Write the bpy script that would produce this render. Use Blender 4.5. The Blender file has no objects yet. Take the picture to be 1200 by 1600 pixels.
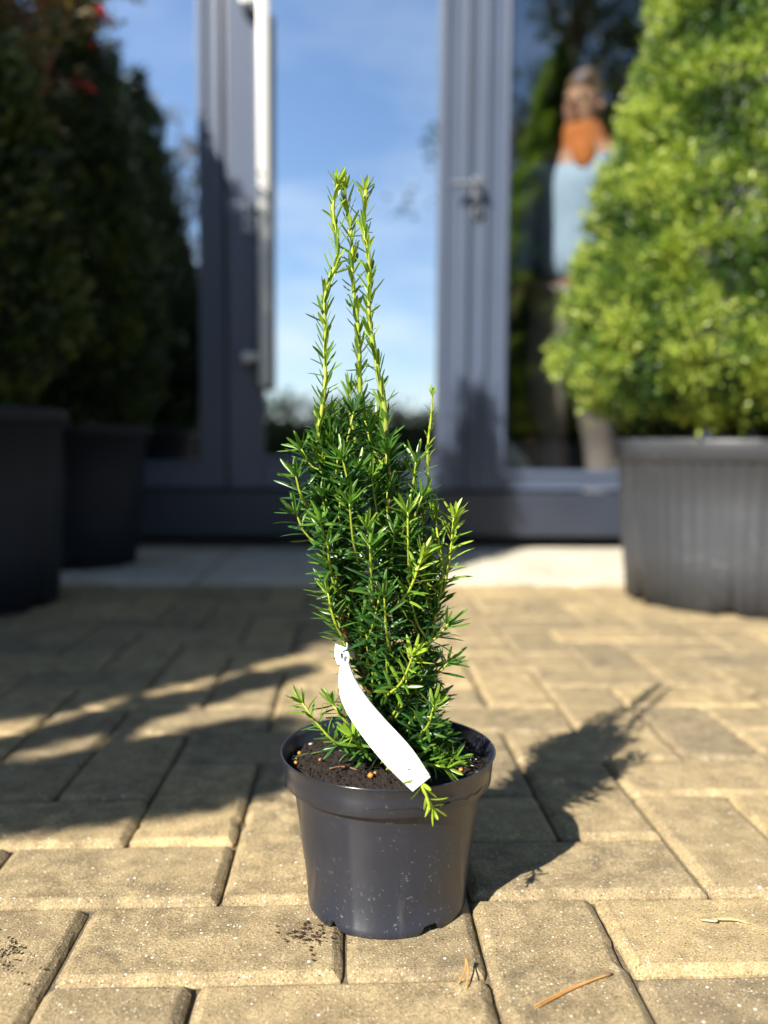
import bpy, bmesh, math, random
import numpy as np
from mathutils import Vector, Matrix, noise
rng = np.random.default_rng(7); random.seed(7)
PI = math.pi
S = bpy.context.scene
COL = S.collection

# ------------------------------------------------------------------ camera
CAM_F, CAM_H, PITCH, YAW, ROLL = 1315.8, 0.3622, 0.0774, 0.0412, 0.0075
cd = bpy.data.cameras.new('camera'); cam = bpy.data.objects.new('camera', cd); COL.objects.link(cam)
cd.sensor_fit = 'VERTICAL'; cd.sensor_height = 36.0; cd.lens = CAM_F / 1600 * 36
cd.clip_start = 0.02; cd.clip_end = 400
cam.matrix_world = Matrix.Translation((0, 0, CAM_H)) @ (Matrix.Rotation(-YAW, 4, 'Z') @ Matrix.Rotation(PI/2 - PITCH, 4, 'X') @ Matrix.Rotation(ROLL, 4, 'Z'))
cd.dof.use_dof = True; cd.dof.focus_distance = 0.625; cd.dof.aperture_fstop = 2.6
S.camera = cam

# ------------------------------------------------------------------ world, sun, exposure
SUN_EL, SUN_AZ = math.radians(36.6), math.radians(219.3)
SX, SY, TZ = -math.sin(SUN_AZ), -math.cos(SUN_AZ), math.tan(SUN_EL)      # where shadows run
w = bpy.data.worlds.new('World'); S.world = w; w.use_nodes = True
nt = w.node_tree; bg = nt.nodes['Background']; bg.inputs[1].default_value = 0.056
sk = nt.nodes.new('ShaderNodeTexSky'); sk.sky_type = 'NISHITA'; sk.sun_disc = False
sk.sun_elevation = SUN_EL; sk.sun_rotation = SUN_AZ; sk.air_density = 1.0; sk.dust_density = 0.2; sk.ozone_density = 3.0
tc = nt.nodes.new('ShaderNodeTexCoord'); mp = nt.nodes.new('ShaderNodeMapping'); mp.inputs['Scale'].default_value = (1.4, 1.4, 4.2)
mp.inputs['Location'].default_value = (3.2, 0.7, 0.9)
nz = nt.nodes.new('ShaderNodeTexNoise'); nz.inputs['Scale'].default_value = 2.3; nz.inputs['Detail'].default_value = 7; nz.inputs['Roughness'].default_value = 0.58
cr = nt.nodes.new('ShaderNodeValToRGB'); cr.color_ramp.elements[0].position = 0.47; cr.color_ramp.elements[1].position = 0.74
cr.color_ramp.elements[1].color = (0.75, 0.75, 0.75, 1)
mx = nt.nodes.new('ShaderNodeMix'); mx.data_type = 'RGBA'; mx.inputs['B'].default_value = (8.5, 9.0, 9.6, 1)
L = nt.links.new
L(tc.outputs['Generated'], mp.inputs[0]); L(mp.outputs[0], nz.inputs['Vector']); sp0 = nt.nodes.new('ShaderNodeSeparateXYZ'); L(tc.outputs['Generated'], sp0.inputs[0])
mr = nt.nodes.new('ShaderNodeMapRange'); mr.inputs[1].default_value = 0.0; mr.inputs[2].default_value = 0.30; mr.inputs[3].default_value = 0.25; mr.inputs[4].default_value = 0.0; L(sp0.outputs['Z'], mr.inputs[0])
ad = nt.nodes.new('ShaderNodeMath'); ad.operation = 'ADD'; L(nz.outputs['Fac'], ad.inputs[0]); L(mr.outputs[0], ad.inputs[1]); L(ad.outputs[0], cr.inputs[0])
sepz = nt.nodes.new('ShaderNodeSeparateXYZ'); L(tc.outputs['Generated'], sepz.inputs[0])
lo = nt.nodes.new('ShaderNodeValToRGB'); lo.color_ramp.elements[0].position = 0.12; lo.color_ramp.elements[0].color = (1, 1, 1, 1); lo.color_ramp.elements[1].position = 0.52; lo.color_ramp.elements[1].color = (.12, .12, .12, 1)
L(sepz.outputs['Z'], lo.inputs[0]); cm = nt.nodes.new('ShaderNodeMath'); cm.operation = 'MULTIPLY'; L(cr.outputs[0], cm.inputs[0]); L(lo.outputs[0], cm.inputs[1])
L(cm.outputs[0], mx.inputs['Factor']); L(sk.outputs[0], mx.inputs['A']); L(mx.outputs['Result'], bg.inputs[0])

sd = bpy.data.lights.new('sun', 'SUN'); sun = bpy.data.objects.new('sun', sd); COL.objects.link(sun)
sd.energy = 5.0; sd.angle = math.radians(0.5); sd.color = (1.0, 0.93, 0.82)
tosun = Vector((math.sin(SUN_AZ)*math.cos(SUN_EL), math.cos(SUN_AZ)*math.cos(SUN_EL), math.sin(SUN_EL)))
sun.rotation_euler = tosun.to_track_quat('Z', 'Y').to_euler(); sun.location = (-3, -4, 5)
S.view_settings.view_transform = 'Standard'; S.view_settings.look = 'None'
S.view_settings.exposure = 1.24; S.view_settings.gamma = 1.0
S.cycles.use_denoising = True; S.cycles.caustics_reflective = False; S.cycles.caustics_refractive = False
S.cycles.max_bounces = 7; S.cycles.transparent_max_bounces = 12; S.cycles.diffuse_bounces = 2; S.cycles.glossy_bounces = 4

# ------------------------------------------------------------------ helpers
def inv(px, py, Y=None, z=None):
    """a point measured off the photograph, at depth Y (m) or height z (m)"""
    a = px - 600; b = py - 800; c, s = math.cos(ROLL), math.sin(ROLL)
    a, b = c*a + s*b, -s*a + c*b
    r = a/CAM_F; u = -b/CAM_F; d = 1.0
    c, s = math.cos(PITCH), math.sin(PITCH); zz = c*u - s*d; fw = s*u + c*d
    c, s = math.cos(YAW), math.sin(YAW); X = c*r + s*fw; YY = -s*r + c*fw
    t = Y/YY if Y is not None else (z - CAM_H)/zz
    return Vector((X*t, YY*t, CAM_H + zz*t))

def tag(o, label=None, cat=None, group=None, kind=None):
    if label: o['label'] = label
    if cat: o['category'] = cat
    if group: o['group'] = group
    if kind: o['kind'] = kind
    return o

def thing(name, label, cat, loc=(0, 0, 0), group=None):
    o = bpy.data.objects.new(name, None); COL.objects.link(o); o.location = loc; o.empty_display_size = 0.05
    return tag(o, label, cat, group)

def link_mesh(name, verts, faces, mat, parent=None, smooth=False, attr=None, local=False):
    """verts given in world metres; parent things are unrotated Empties"""
    me = bpy.data.meshes.new(name)
    verts = np.asarray(verts, dtype=np.float64)
    off = Vector((0, 0, 0))
    if parent is not None and not local:
        p = parent
        while p is not None: off += p.location; p = p.parent
    verts = verts - np.array(off)
    me.from_pydata(verts.tolist(), [], faces if isinstance(faces, list) else faces.tolist())
    if attr is not None:
        a = me.attributes.new('v', 'FLOAT', 'POINT'); a.data.foreach_set('value', np.asarray(attr, dtype=np.float32))
    if smooth: me.polygons.foreach_set('use_smooth', [True]*len(me.polygons))
    me.materials.append(mat); me.update()
    o = bpy.data.objects.new(name, me); COL.objects.link(o)
    if parent is not None: o.parent = parent
    return o

class MB:
    def __init__(s): s.v = []; s.f = []; s.a = []; s.n = 0
    def add(s, v, f, a=0.0):
        v = np.asarray(v, float); k = s.n
        s.v.append(v)
        s.f += [tuple(int(i)+k for i in q) for q in f]
        s.a.append(np.full(len(v), a) if np.isscalar(a) else np.asarray(a, float)); s.n += len(v)
    def build(s, name, mat, parent=None, smooth=False):
        return link_mesh(name, np.concatenate(s.v), s.f, mat, parent, smooth, np.concatenate(s.a))
    def box(s, x0, x1, y0, y1, z0, z1, bev=0.0, a=0.0):
        if bev <= 0:
            v = [(x, y, z) for x in (x0, x1) for y in (y0, y1) for z in (z0, z1)]
            s.add(v, [(0,1,3,2),(4,6,7,5),(0,4,5,1),(2,3,7,6),(0,2,6,4),(1,5,7,3)], a); return
        bm = bmesh.new(); bmesh.ops.create_cube(bm, size=1)
        for v in bm.verts: v.co = Vector(((x0+x1)/2+v.co.x*(x1-x0), (y0+y1)/2+v.co.y*(y1-y0), (z0+z1)/2+v.co.z*(z1-z0)))
        bmesh.ops.bevel(bm, geom=bm.edges[:], offset=bev, segments=2, profile=0.6, affect='EDGES')
        bm.verts.index_update()
        s.add([v.co[:] for v in bm.verts], [[v.index for v in f.verts] for f in bm.faces], a); bm.free()
    def lathe(s, prof, c, n=64, a=0.0, cap_last=False, wob=0.0, rfun=None, zfun=None):
        """prof: list of (r, z)"""
        v = []
        for j, (r, z) in enumerate(prof):
            for i in range(n):
                t = 2*PI*i/n
                k = 1 + wob*math.sin(2*t+0.6) + wob*.5*math.sin(3*t+2)
                rr = r*k if rfun is None else rfun(r*k, t, z, j)
                zz = z if zfun is None else zfun(z, t, j)
                v.append((c[0]+rr*math.cos(t), c[1]+rr*math.sin(t), c[2]+zz))
        f = []
        for j in range(len(prof)-1):
            for i in range(n):
                f.append((j*n+i, j*n+(i+1) % n, (j+1)*n+(i+1) % n, (j+1)*n+i))
        if cap_last: f.append([(len(prof)-1)*n+i for i in range(n)])
        s.add(v, f, a)
    def tube(s, pts, rad, n=7, a=0.0, cap=True):
        pts = [Vector(p) for p in pts]; m = len(pts)
        rad = [float(rad)]*m if np.isscalar(rad) else [float(q) for q in rad]
        av = [a]*m if np.isscalar(a) else list(a)
        t0 = (pts[1]-pts[0]).normalized(); up = Vector((0, 0, 1)) if abs(t0.z) < .9 else Vector((1, 0, 0))
        nrm = t0.cross(up).normalized(); v = []; at = []
        for i in range(m):
            t = (pts[min(i+1, m-1)]-pts[max(i-1, 0)]).normalized()
            nrm = (nrm - t*nrm.dot(t)).normalized(); b = t.cross(nrm)
            for k in range(n):
                q = 2*PI*k/n
                v.append((pts[i]+rad[i]*(math.cos(q)*nrm+math.sin(q)*b))[:]); at.append(av[i])
        f = [(i*n+k, i*n+(k+1) % n, (i+1)*n+(k+1) % n, (i+1)*n+k) for i in range(m-1) for k in range(n)]
        if cap: f.append(list(range(n))[::-1]); f.append([(m-1)*n+k for k in range(n)])
        s.add(v, f, at)

def spline(P, n):
    """Catmull-Rom through P, n samples"""
    P = [Vector(p) for p in P]; Q = [2*P[0]-P[1]] + P + [2*P[-1]-P[-2]]
    out = []
    for i in range(n):
        u = i/(n-1)*(len(P)-1); k = min(int(u), len(P)-2); t = u-k
        a, b, c, d = Q[k:k+4]
        out.append(0.5*((2*b)+(-a+c)*t+(2*a-5*b+4*c-d)*t*t+(-a+3*b-3*c+d)*t**3))
    return out

# ------------------------------------------------------------------ materials
def mat(name):
    m = bpy.data.materials.new(name); m.use_nodes = True
    n = m.node_tree; return m, n, n.nodes['Principled BSDF']
def nd(n, t, **k):
    x = n.nodes.new(t)
    for a, b in k.items():
        if a in x.inputs: x.inputs[a].default_value = b
        else: setattr(x, a, b)
    return x
def ramp(n, stops, interp='LINEAR'):
    r = n.nodes.new('ShaderNodeValToRGB'); r.color_ramp.interpolation = interp
    e = r.color_ramp.elements
    while len(e) < len(stops): e.new(0.5)
    for i, (p, c) in enumerate(stops):
        e[i].position = p; e[i].color = (c, c, c, 1) if np.isscalar(c) else (*c, 1)
    return r
def mixc(n, fac, a, b, mode='MIX'):
    m = n.nodes.new('ShaderNodeMix'); m.data_type = 'RGBA'; m.blend_type = mode
    for k, x in (('Factor', fac), ('A', a), ('B', b)):
        if hasattr(x, 'is_linked'): n.links.new(x, m.inputs[k])
        elif k == 'Factor': m.inputs[k].default_value = x
        else: m.inputs[k].default_value = (*x, 1)
    return m.outputs['Result']
def noise_(n, vec, scale, detail=4, rough=.55):
    x = nd(n, 'ShaderNodeTexNoise', Scale=scale, Detail=detail, Roughness=rough); n.links.new(vec, x.inputs['Vector']); return x.outputs['Fac']
def coord(n, which='Object'): return n.nodes.new('ShaderNodeTexCoord').outputs[which]
def bump(n, h, strength, dist, prev=None):
    b = n.nodes.new('ShaderNodeBump'); b.inputs['Strength'].default_value = strength; b.inputs['Distance'].default_value = dist
    n.links.new(h, b.inputs['Height'])
    if prev is not None: n.links.new(prev, b.inputs['Normal'])
    return b.outputs['Normal']

def plain(name, col, rough=.6, metal=0.0, var=.15, scale=25, bumpd=0.0):
    m, n, p = mat(name); co = coord(n)
    f = noise_(n, co, scale)
    c = mixc(n, f, tuple(x*(1-var) for x in col), tuple(min(1, x*(1+var)) for x in col))
    n.links.new(c, p.inputs['Base Color']); p.inputs['Roughness'].default_value = rough; p.inputs['Metallic'].default_value = metal
    if bumpd: n.links.new(bump(n, noise_(n, co, scale*6), .5, bumpd), p.inputs['Normal'])
    return m

def leafmat(name, stops, rough=.35, trans=.25, tcol=(.3, .5, .04)):
    m, n, p = mat(name)
    a = nd(n, 'ShaderNodeAttribute', attribute_name='v')
    r = ramp(n, stops); n.links.new(a.outputs['Fac'], r.inputs[0])
    co = coord(n); f = noise_(n, co, 90, 2)
    c = mixc(n, f, (.6, .6, .6), (1.35, 1.35, 1.35)); c2 = mixc(n, 1.0, r.outputs[0], c, 'MULTIPLY')
    n.links.new(c2, p.inputs['Base Color']); p.inputs['Roughness'].default_value = rough
    p.inputs['Specular IOR Level'].default_value = .5
    t = n.nodes.new('ShaderNodeBsdfTranslucent'); tm = mixc(n, 1.0, c2, tuple(x*2.2 for x in (1, 1.15, .5)), 'MULTIPLY'); n.links.new(tm, t.inputs['Color'])
    ms = n.nodes.new('ShaderNodeMixShader'); ms.inputs[0].default_value = trans
    n.links.new(p.outputs[0], ms.inputs[1]); n.links.new(t.outputs[0], ms.inputs[2])
    n.links.new(ms.outputs[0], n.nodes['Material Output'].inputs['Surface'])
    return m

def paver_material():
    m, n, p = mat('concrete_paver'); L = n.links.new
    co = coord(n); a = nd(n, 'ShaderNodeAttribute', attribute_name='v').outputs['Fac']
    big = noise_(n, co, 7, 5, .6); mid = noise_(n, co, 38, 5, .65); fine = noise_(n, co, 620, 3, .7)
    base = mixc(n, ramp_out(n, big, .3, .7), (.165, .134, .086), (.350, .274, .160))
    base = mixc(n, ramp_out(n, mid, .40, .68), base, (.43, .345, .205))
    base = mixc(n, a, mixc(n, 1.0, base, (.80, .81, .84), 'MULTIPLY'), mixc(n, 1.0, base, (1.34, 1.30, 1.17), 'MULTIPLY'))
    g = mixc(n, ramp_out(n, fine, .30, .70), (.42, .42, .43), (1.32, 1.30, 1.26)); base = mixc(n, 1.0, base, g, 'MULTIPLY')
    # aggregate: pale, dark and brick-red grains
    def grains(scale, thr, soft, seed):
        v = nd(n, 'ShaderNodeTexVoronoi', Scale=scale); mpp = n.nodes.new('ShaderNodeMapping'); mpp.inputs['Location'].default_value = (seed, seed*.7, 0)
        L(co, mpp.inputs[0]); L(mpp.outputs[0], v.inputs['Vector'])
        rr = ramp(n, [(0, 1), (thr, 1), (thr+soft, 0)]); L(v.outputs['Distance'], rr.inputs[0])
        sep = nd(n, 'ShaderNodeSeparateColor'); L(v.outputs['Color'], sep.inputs[0]); return rr.outputs[0], sep.outputs
    def mul(x, y):
        q = nd(n, 'ShaderNodeMath', operation='MULTIPLY'); L(x, q.inputs[0]); L(y, q.inputs[1]); return q.outputs[0]
    def gt(x, v):
        q = nd(n, 'ShaderNodeMath', operation='GREATER_THAN'); L(x, q.inputs[0]); q.inputs[1].default_value = v; return q.outputs[0]
    m1, c1 = grains(420, .20, .14, 1.3)
    base = mixc(n, mul(m1, gt(c1[0], .78)), base, (.62, .55, .41))
    base = mixc(n, mul(m1, gt(c1[1], .90)), base, (.06, .045, .035))
    m2, c2 = grains(210, .14, .06, 4.1)
    base = mixc(n, mul(m2, gt(c2[0], .90)), base, (.72, .69, .60))
    base = mixc(n, mul(m2, gt(c2[1], .955)), base, (.42, .15, .06))
    m3, c3 = grains(95, .085, .03, 8.8)
    base = mixc(n, mul(m3, gt(c3[2], .93)), base, (.85, .83, .78))
    # brown earth stains
    sn = noise_(n, co, 11, 6, .7); base = mixc(n, ramp_out(n, sn, .62, .80), base, (.10, .068, .042))
    s2 = noise_(n, co, 75, 6, .75); base = mixc(n, ramp_out(n, s2, .60, .76), base, (.13, .10, .062))
    L(base, p.inputs['Base Color']); p.inputs['Roughness'].default_value = .85; p.inputs['Specular IOR Level'].default_value = .3
    b1 = bump(n, mid, .5, .0022); b2 = bump(n, fine, 1.0, .0009, b1); b3 = bump(n, m1, .35, .0005, b2); L(b3, p.inputs['Normal'])
    return m
def ramp_out(n, x, a, b):
    r = ramp(n, [(a, 0.0), (b, 1.0)]); n.links.new(x, r.inputs[0]); return r.outputs[0]

def ground_mat(name, c0, c1, c2, scale=60, moss=False, bd=.003):
    m, n, p = mat(name); co = coord(n)
    a = noise_(n, co, scale, 5, .7); b = noise_(n, co, 2.0, 4); f = noise_(n, co, scale*8, 2)
    c = mixc(n, ramp_out(n, a, .35, .65), c0, c1); c = mixc(n, ramp_out(n, f, .5, .75), c, c2)
    if moss: c = mixc(n, ramp_out(n, noise_(n, co, 9, 3), .56, .64), c, (.07, .075, .02))
    n.links.new(c, p.inputs['Base Color']); p.inputs['Roughness'].default_value = .95
    n.links.new(bump(n, a, .8, bd), p.inputs['Normal']); return m

def plastic_mat(name, col, dust=(.25, .24, .22), rough=.34, dustamt=.5, sc=1.0, ribs=0):
    m, n, p = mat(name); L = n.links.new; co = coord(n)
    big = noise_(n, co, 9*sc, 6, .62); sm = noise_(n, co, 260*sc, 3, .6)
    mpp = n.nodes.new('ShaderNodeMapping'); mpp.inputs['Scale'].default_value = (30*sc, 30*sc, 3*sc); L(co, mpp.inputs[0])
    st = noise_(n, mpp.outputs[0], 1.0, 5, .65)
    c = mixc(n, ramp_out(n, big, .35, .75), col, tuple(x*1.5+.004 for x in col))
    d1 = nd(n, 'ShaderNodeMath', operation='MULTIPLY'); L(ramp_out(n, sm, .62, .74), d1.inputs[0]); L(ramp_out(n, big, .42, .56), d1.inputs[1])
    d2 = nd(n, 'ShaderNodeMath', operation='MULTIPLY'); L(d1.outputs[0], d2.inputs[0]); d2.inputs[1].default_value = dustamt
    c = mixc(n, d2.outputs[0], c, dust)
    d3 = nd(n, 'ShaderNodeMath', operation='MULTIPLY'); L(ramp_out(n, st, .60, .8), d3.inputs[0]); d3.inputs[1].default_value = dustamt*.55
    c = mixc(n, d3.outputs[0], c, dust)
    L(c, p.inputs['Base Color'])
    rr = nd(n, 'ShaderNodeMapRange'); L(big, rr.inputs[0]); rr.inputs[3].default_value = rough-.05; rr.inputs[4].default_value = rough+.12; L(rr.outputs[0], p.inputs['Roughness'])
    L(bump(n, st, .25, .0012), p.inputs['Normal']); p.inputs['Specular IOR Level'].default_value = .75
    return m

def glass_material(name, refl):
    m, n, p = mat(name); L = n.links.new       # refl is per face of the pane
    g = n.nodes.new('ShaderNodeBsdfGlossy'); g.inputs['Color'].default_value = (.86, .93, 1.0, 1); g.inputs['Roughness'].default_value = .0
    t = n.nodes.new('ShaderNodeBsdfTransparent'); t.inputs['Color'].default_value = (.96, .98, .98, 1)
    ms = n.nodes.new('ShaderNodeMixShader'); ms.inputs[0].default_value = refl
    L(t.outputs[0], ms.inputs[1]); L(g.outputs[0], ms.inputs[2]); L(ms.outputs[0], n.nodes['Material Output'].inputs['Surface'])
    return m

M = dict(
    paver=paver_material(),
    joint=ground_mat('joint_sand', (.07, .055, .035), (.17, .13, .08), (.25, .2, .13), 220, True, .002),
    ground=ground_mat('compacted_ground', (.13, .115, .08), (.22, .19, .13), (.27, .24, .17), 30, True, .01),
    strip=ground_mat('pale_concrete', (.40, .36, .28), (.62, .57, .46), (.68, .64, .54), 6, False, .002),
    frame=plain('anthracite_paint', (.064, .084, .132), .38, 0, .12, 5),
    frame_dark=plain('dark_gasket', (.012, .013, .016), .6),
    sill=plain('dark_sill_metal', (.024, .030, .046), .45, 0, .25, 7),
    steel=plain('brushed_steel', (.50, .50, .48), .38, .25, .06, 9),
    handle=plain('grey_handle_metal', (.20, .22, .25), .35, .5, .1, 9),
    lockp=plain('lock_plate_metal', (.42, .46, .52), .4, .2, .05, 9),
    wall=plain('dark_cladding', (.05, .055, .065), .7, 0, .15, 2),
    inner=plain('dim_interior', (.022, .022, .024), .9, 0, .2, 3),
    roof=plain('roof_felt', (.06, .06, .065), .9),
    glass=glass_material('mirrored_solar_glass', .88), glass2=glass_material('lightly_mirrored_glass', .22),
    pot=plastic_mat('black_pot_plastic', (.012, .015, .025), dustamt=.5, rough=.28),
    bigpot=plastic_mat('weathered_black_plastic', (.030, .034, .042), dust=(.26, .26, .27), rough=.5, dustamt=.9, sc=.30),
    shadepot=plastic_mat('shade_deepened_black_plastic', (.008, .011, .018), rough=.55, dustamt=.12, sc=.22),  # base colour lowered to deepen the shade on these pots
    soil=ground_mat('peat_soil', (.003, .0018, .0012), (.014, .0078, .0048), (.050, .028, .016), 420, False, .003),
    bark=plain('brown_bark', (.17, .085, .04), .85, 0, .4, 60, .001),
    granule=plain('fertiliser_resin', (.42, .17, .035), .3, 0, .25, 200),
    perlite=plain('perlite', (.6, .55, .48), .8, 0, .2, 200),
    straw=plain('dry_straw', (.52, .38, .19), .55, 0, .25, 90),
    pine=plain('dry_pine_needle', (.50, .25, .07), .5, 0, .45, 60),
    tagm=plain('white_label_plastic', (.86, .87, .88), .45, 0, .01, 60),
    ink=plain('faded_ink', (.62, .62, .66), .6),
    dirt=plain('dark_soil_crumbs', (.035, .018, .010), .95, 0, .4, 300),
)
_n = M['pot'].node_tree; _p = _n.nodes['Principled BSDF']; _p.inputs['Anisotropic'].default_value = .85
_t = _n.nodes.new('ShaderNodeTangent'); _t.direction_type = 'RADIAL'; _t.axis = 'Z'; _n.links.new(_t.outputs[0], _p.inputs['Tangent']); _p.inputs['Anisotropic Rotation'].default_value = .25
M['shadepot'].node_tree.nodes['Principled BSDF'].inputs['Specular IOR Level'].default_value = .25  # gloss cut as well, to keep the shaded pots near black
M['yew'] = leafmat('yew_needle', [(0, (.009, .034, .010)), (.45, (.026, .088, .018)), (.75, (.100, .210, .022)), (1, (.27, .38, .035))], .33, .20)
M['yewstem'] = leafmat('yew_shoot_bark', [(0, (.15, .065, .03)), (.35, (.20, .11, .03)), (.55, (.20, .25, .03)), (1, (.34, .40, .035))], .5, .05)
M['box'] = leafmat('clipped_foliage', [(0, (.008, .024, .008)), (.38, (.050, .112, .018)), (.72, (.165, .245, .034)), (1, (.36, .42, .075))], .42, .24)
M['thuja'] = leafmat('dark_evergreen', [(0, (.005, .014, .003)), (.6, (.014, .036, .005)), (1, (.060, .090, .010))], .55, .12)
M['autumn'] = leafmat('olive_brown_leaf', [(0, (.04, .05, .015)), (.5, (.12, .09, .03)), (.8, (.20, .12, .05)), (1, (.34, .02, .015))], .5, .3)
M['farleaf'] = leafmat('distant_tree_leaf', [(0, (.02, .035, .01)), (1, (.07, .09, .025))], .6, .1)

# ------------------------------------------------------------------ ground and paving
U = 0.10; GX, GY = -0.002334, 0.550967
def flat(name, x0, x1, y0, y1, z, m, nx=1, ny=1):
    xs = np.linspace(x0, x1, nx+1); ys = np.linspace(y0, y1, ny+1)
    v = [(x, y, z) for y in ys for x in xs]
    f = [(j*(nx+1)+i, j*(nx+1)+i+1, (j+1)*(nx+1)+i+1, (j+1)*(nx+1)+i) for j in range(ny) for i in range(nx)]
    o = link_mesh(name, v, f, m); tag(o, kind='structure'); return o
flat('ground', -80, 80, -80, 80, -0.03, M['ground'])

STRIP_Y = 2.20
def pavement():
    V = []; F = []; A = []; n0 = 0
    a0, a1, b0, b1 = -34, 34, -34, 17
    r = random.Random(3)
    for a in range(a0, a1):
        for b in range(b0, b1):
            k = (a+b) % 4
            if k == 0: w_, h_ = 1, 2
            elif k == 2: w_, h_ = 2, 1
            else: continue
            x0 = GX+a*U; y0 = GY+b*U; x1 = x0+w_*U; y1 = y0+h_*U
            if y0 > STRIP_Y-.01: continue
            y1 = min(y1, STRIP_Y)
            if y1-y0 < .03: continue
            cx, cy = (x0+x1)/2, (y0+y1)/2
            near = abs(cx) < .9 and .2 < cy < 1.5
            g = .0014
            st = .008 if near else .05
            dz = r.uniform(-.0011, .0011); tx = r.uniform(-.006, .006); ty = r.uniform(-.006, .006); tint = r.random(); jx = r.uniform(-.0007, .0007); jy = r.uniform(-.0007, .0007)
            hx, hy = (x1-x0)/2-g, (y1-y0)/2-g
            ring = []
            nx = max(1, round(2*hx/st)); ny = max(1, round(2*hy/st))
            rc = .004
            for i in range(nx+1): ring.append((-hx+2*hx*i/nx, -hy))
            for i in range(1, ny+1): ring.append((hx, -hy+2*hy*i/ny))
            for i in range(1, nx+1): ring.append((hx-2*hx*i/nx, hy))
            for i in range(1, ny): ring.append((-hx, hy-2*hy*i/ny))
            m = len(ring)
            lv = []
            for (inset, z) in ((0, -.014), (0, -.0052), (.0022, -.0032), (.0062, -.0006), (.0078, 0)):
                for (x, y) in ring:
                    ex = 1 if abs(abs(x)-hx) < 1e-6 else 0; ey = 1 if abs(abs(y)-hy) < 1e-6 else 0
                    if near:
                        q = Vector(((cx+x)*90, (cy+y)*90, 3)); nn = noise.noise(q)*.0007 + noise.noise(q*.25)*.0006
                        ins = inset + (nn if z > -.014 else 0)
                        if z > -.006 and noise.noise(q*.45+Vector((9, 0, 0))) > .42: ins += .0022
                    else: ins = inset
                    X = x - math.copysign(ins, x)*ex if ex else x*(1-inset/hx)
                    Y = y - math.copysign(ins, y)*ey if ey else y*(1-inset/hy)
                    if ex and ey and inset < .003:  X -= math.copysign(.0016, x); Y -= math.copysign(.0016, y)
                    if not ex: X = max(-hx+inset, min(hx-inset, x))
                    if not ey: Y = max(-hy+inset, min(hy-inset, y))
                    lv.append((cx+jx+X, cy+jy+Y, z+dz+tx*x+ty*y if z > -.01 else z))
            V += lv
            for j in range(4):
                for i in range(m): F.append((n0+j*m+i, n0+j*m+(i+1) % m, n0+(j+1)*m+(i+1) % m, n0+(j+1)*m+i))
            F.append([n0+4*m+i for i in range(m)])
            A += [tint]*len(lv); n0 += len(lv)
    o = link_mesh('pavement', V, F, M['paver'], attr=A); tag(o, kind='structure')
    return o
pavement()
o = flat('joint_sand', -3.6, 3.6, -3, STRIP_Y+.1, -.0078, M['joint'], 1, 1)
mb = MB()
for k in range(9): mb.box(-3.6+.8*k, -3.6+.8*k+.793, STRIP_Y+.004, 3.22, -.02, .002+.0008*(k % 3), .004)
tag(mb.build('concrete_path', M['strip']), kind='structure')

# ------------------------------------------------------------------ shop front
FY = 2.95
shop = thing('shop_building', 'dark grey garden shop front with mirrored glass doors and a low dark sill', 'building', (0, FY, 0))
mb = MB()
mb.box(-2.6, 2.6, FY-.02, FY+.10, .05, .205, .006); mb.build('sill', M['sill'], shop)
mb = MB(); mb.box(-2.6, 2.6, FY+.22, FY+.26, .0, .14); mb.build('sill_base', M['frame_dark'], shop)
mb = MB()
mb.box(-2.6, 2.6, FY, FY+.14, 2.46, 3.1, .004); mb.box(-4.2, -2.6, FY, FY+.14, 0, 3.1, .004); mb.box(2.6, 4.2, FY, FY+.14, 0, 3.1, .004)
mb.box(-4.2, -4.06, FY+.14, 8.2, 0, 3.1); mb.box(4.06, 4.2, FY+.14, 8.2, 0, 3.1); mb.box(-4.06, 4.06, 8.06, 8.2, 0, 3.1)
mb.build('wall', M['wall'], shop)
mb = MB(); mb.box(-4.3, 4.3, FY-.06, 8.3, 3.1, 3.22, .01); mb.build('roof', M['roof'], shop)
mb = MB(); mb.box(-4.06, 4.06, FY+.15, 8.05, .10, .14); mb.box(-4.05, 4.05, FY+.16, 8.05, 2.9, 2.95); mb.box(-4.05, 4.05, 7.9, 8.04, .15, 2.9)
mb.build('interior', M['inner'], shop)

def profile_post(mb, x0, x1, z0, z1, y=FY, bev=.004, depth=.07):
    mb.box(x0, x1, y, y+depth, z0, z1, bev)
# fixed glazing on the left
def panel(name, x0, x1, sl, sr, lab=None, y=FY, zb=.213, zt=2.452, rail=.085, gm='glass'):
    mb = MB()
    mb.box(x0, x0+sl, y, y+.07, zb, zt, .005); mb.box(x1-sr, x1, y, y+.07, zb, zt, .005)
    mb.box(x0+sl, x1-sr, y+.003, y+.067, zb, zb+rail, .005); mb.box(x0+sl, x1-sr, y+.003, y+.067, zt-.09, zt, .005)
    # raised glazing beads
    for (a, b) in ((x0+sl-.018, x0+sl+.004), (x1-sr-.004, x1-sr+.018)): mb.box(a, b, y-.010, y+.03, zb+rail-.01, zt-.08, .003)
    mb.box(x0+sl+.004, x1-sr-.004, y-.008, y+.03, zb+rail-.012, zb+rail+.010, .003)
    f = mb.build(name, M['frame'], shop)
    g = MB(); g.box(x0+sl-.005, x1-sr+.005, y+.033, y+.039, zb+rail-.005, zt-.085); g.build('pane', M[gm], f)
    for (a, b) in ((x0+sl-.001, x0+sl+.007), (x1-sr-.007, x1-sr+.001)):
        k = MB(); k.box(a, b, y+.008, y+.031, zb+rail+.008, zt-.09); k.build('gasket', M['frame_dark'], f)
    return f
panel('window', -2.6, -1.56, .06, .05)
wl = panel('window', -1.552, -.432, .05, .079)
door = panel('door', -.424, .400, .119, .089, rail=.105)
door2 = panel('door', .412, 1.36, .132, .10, rail=.060, gm='glass2')
wr = panel('window', 1.368, 2.6, .07, .06)
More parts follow.
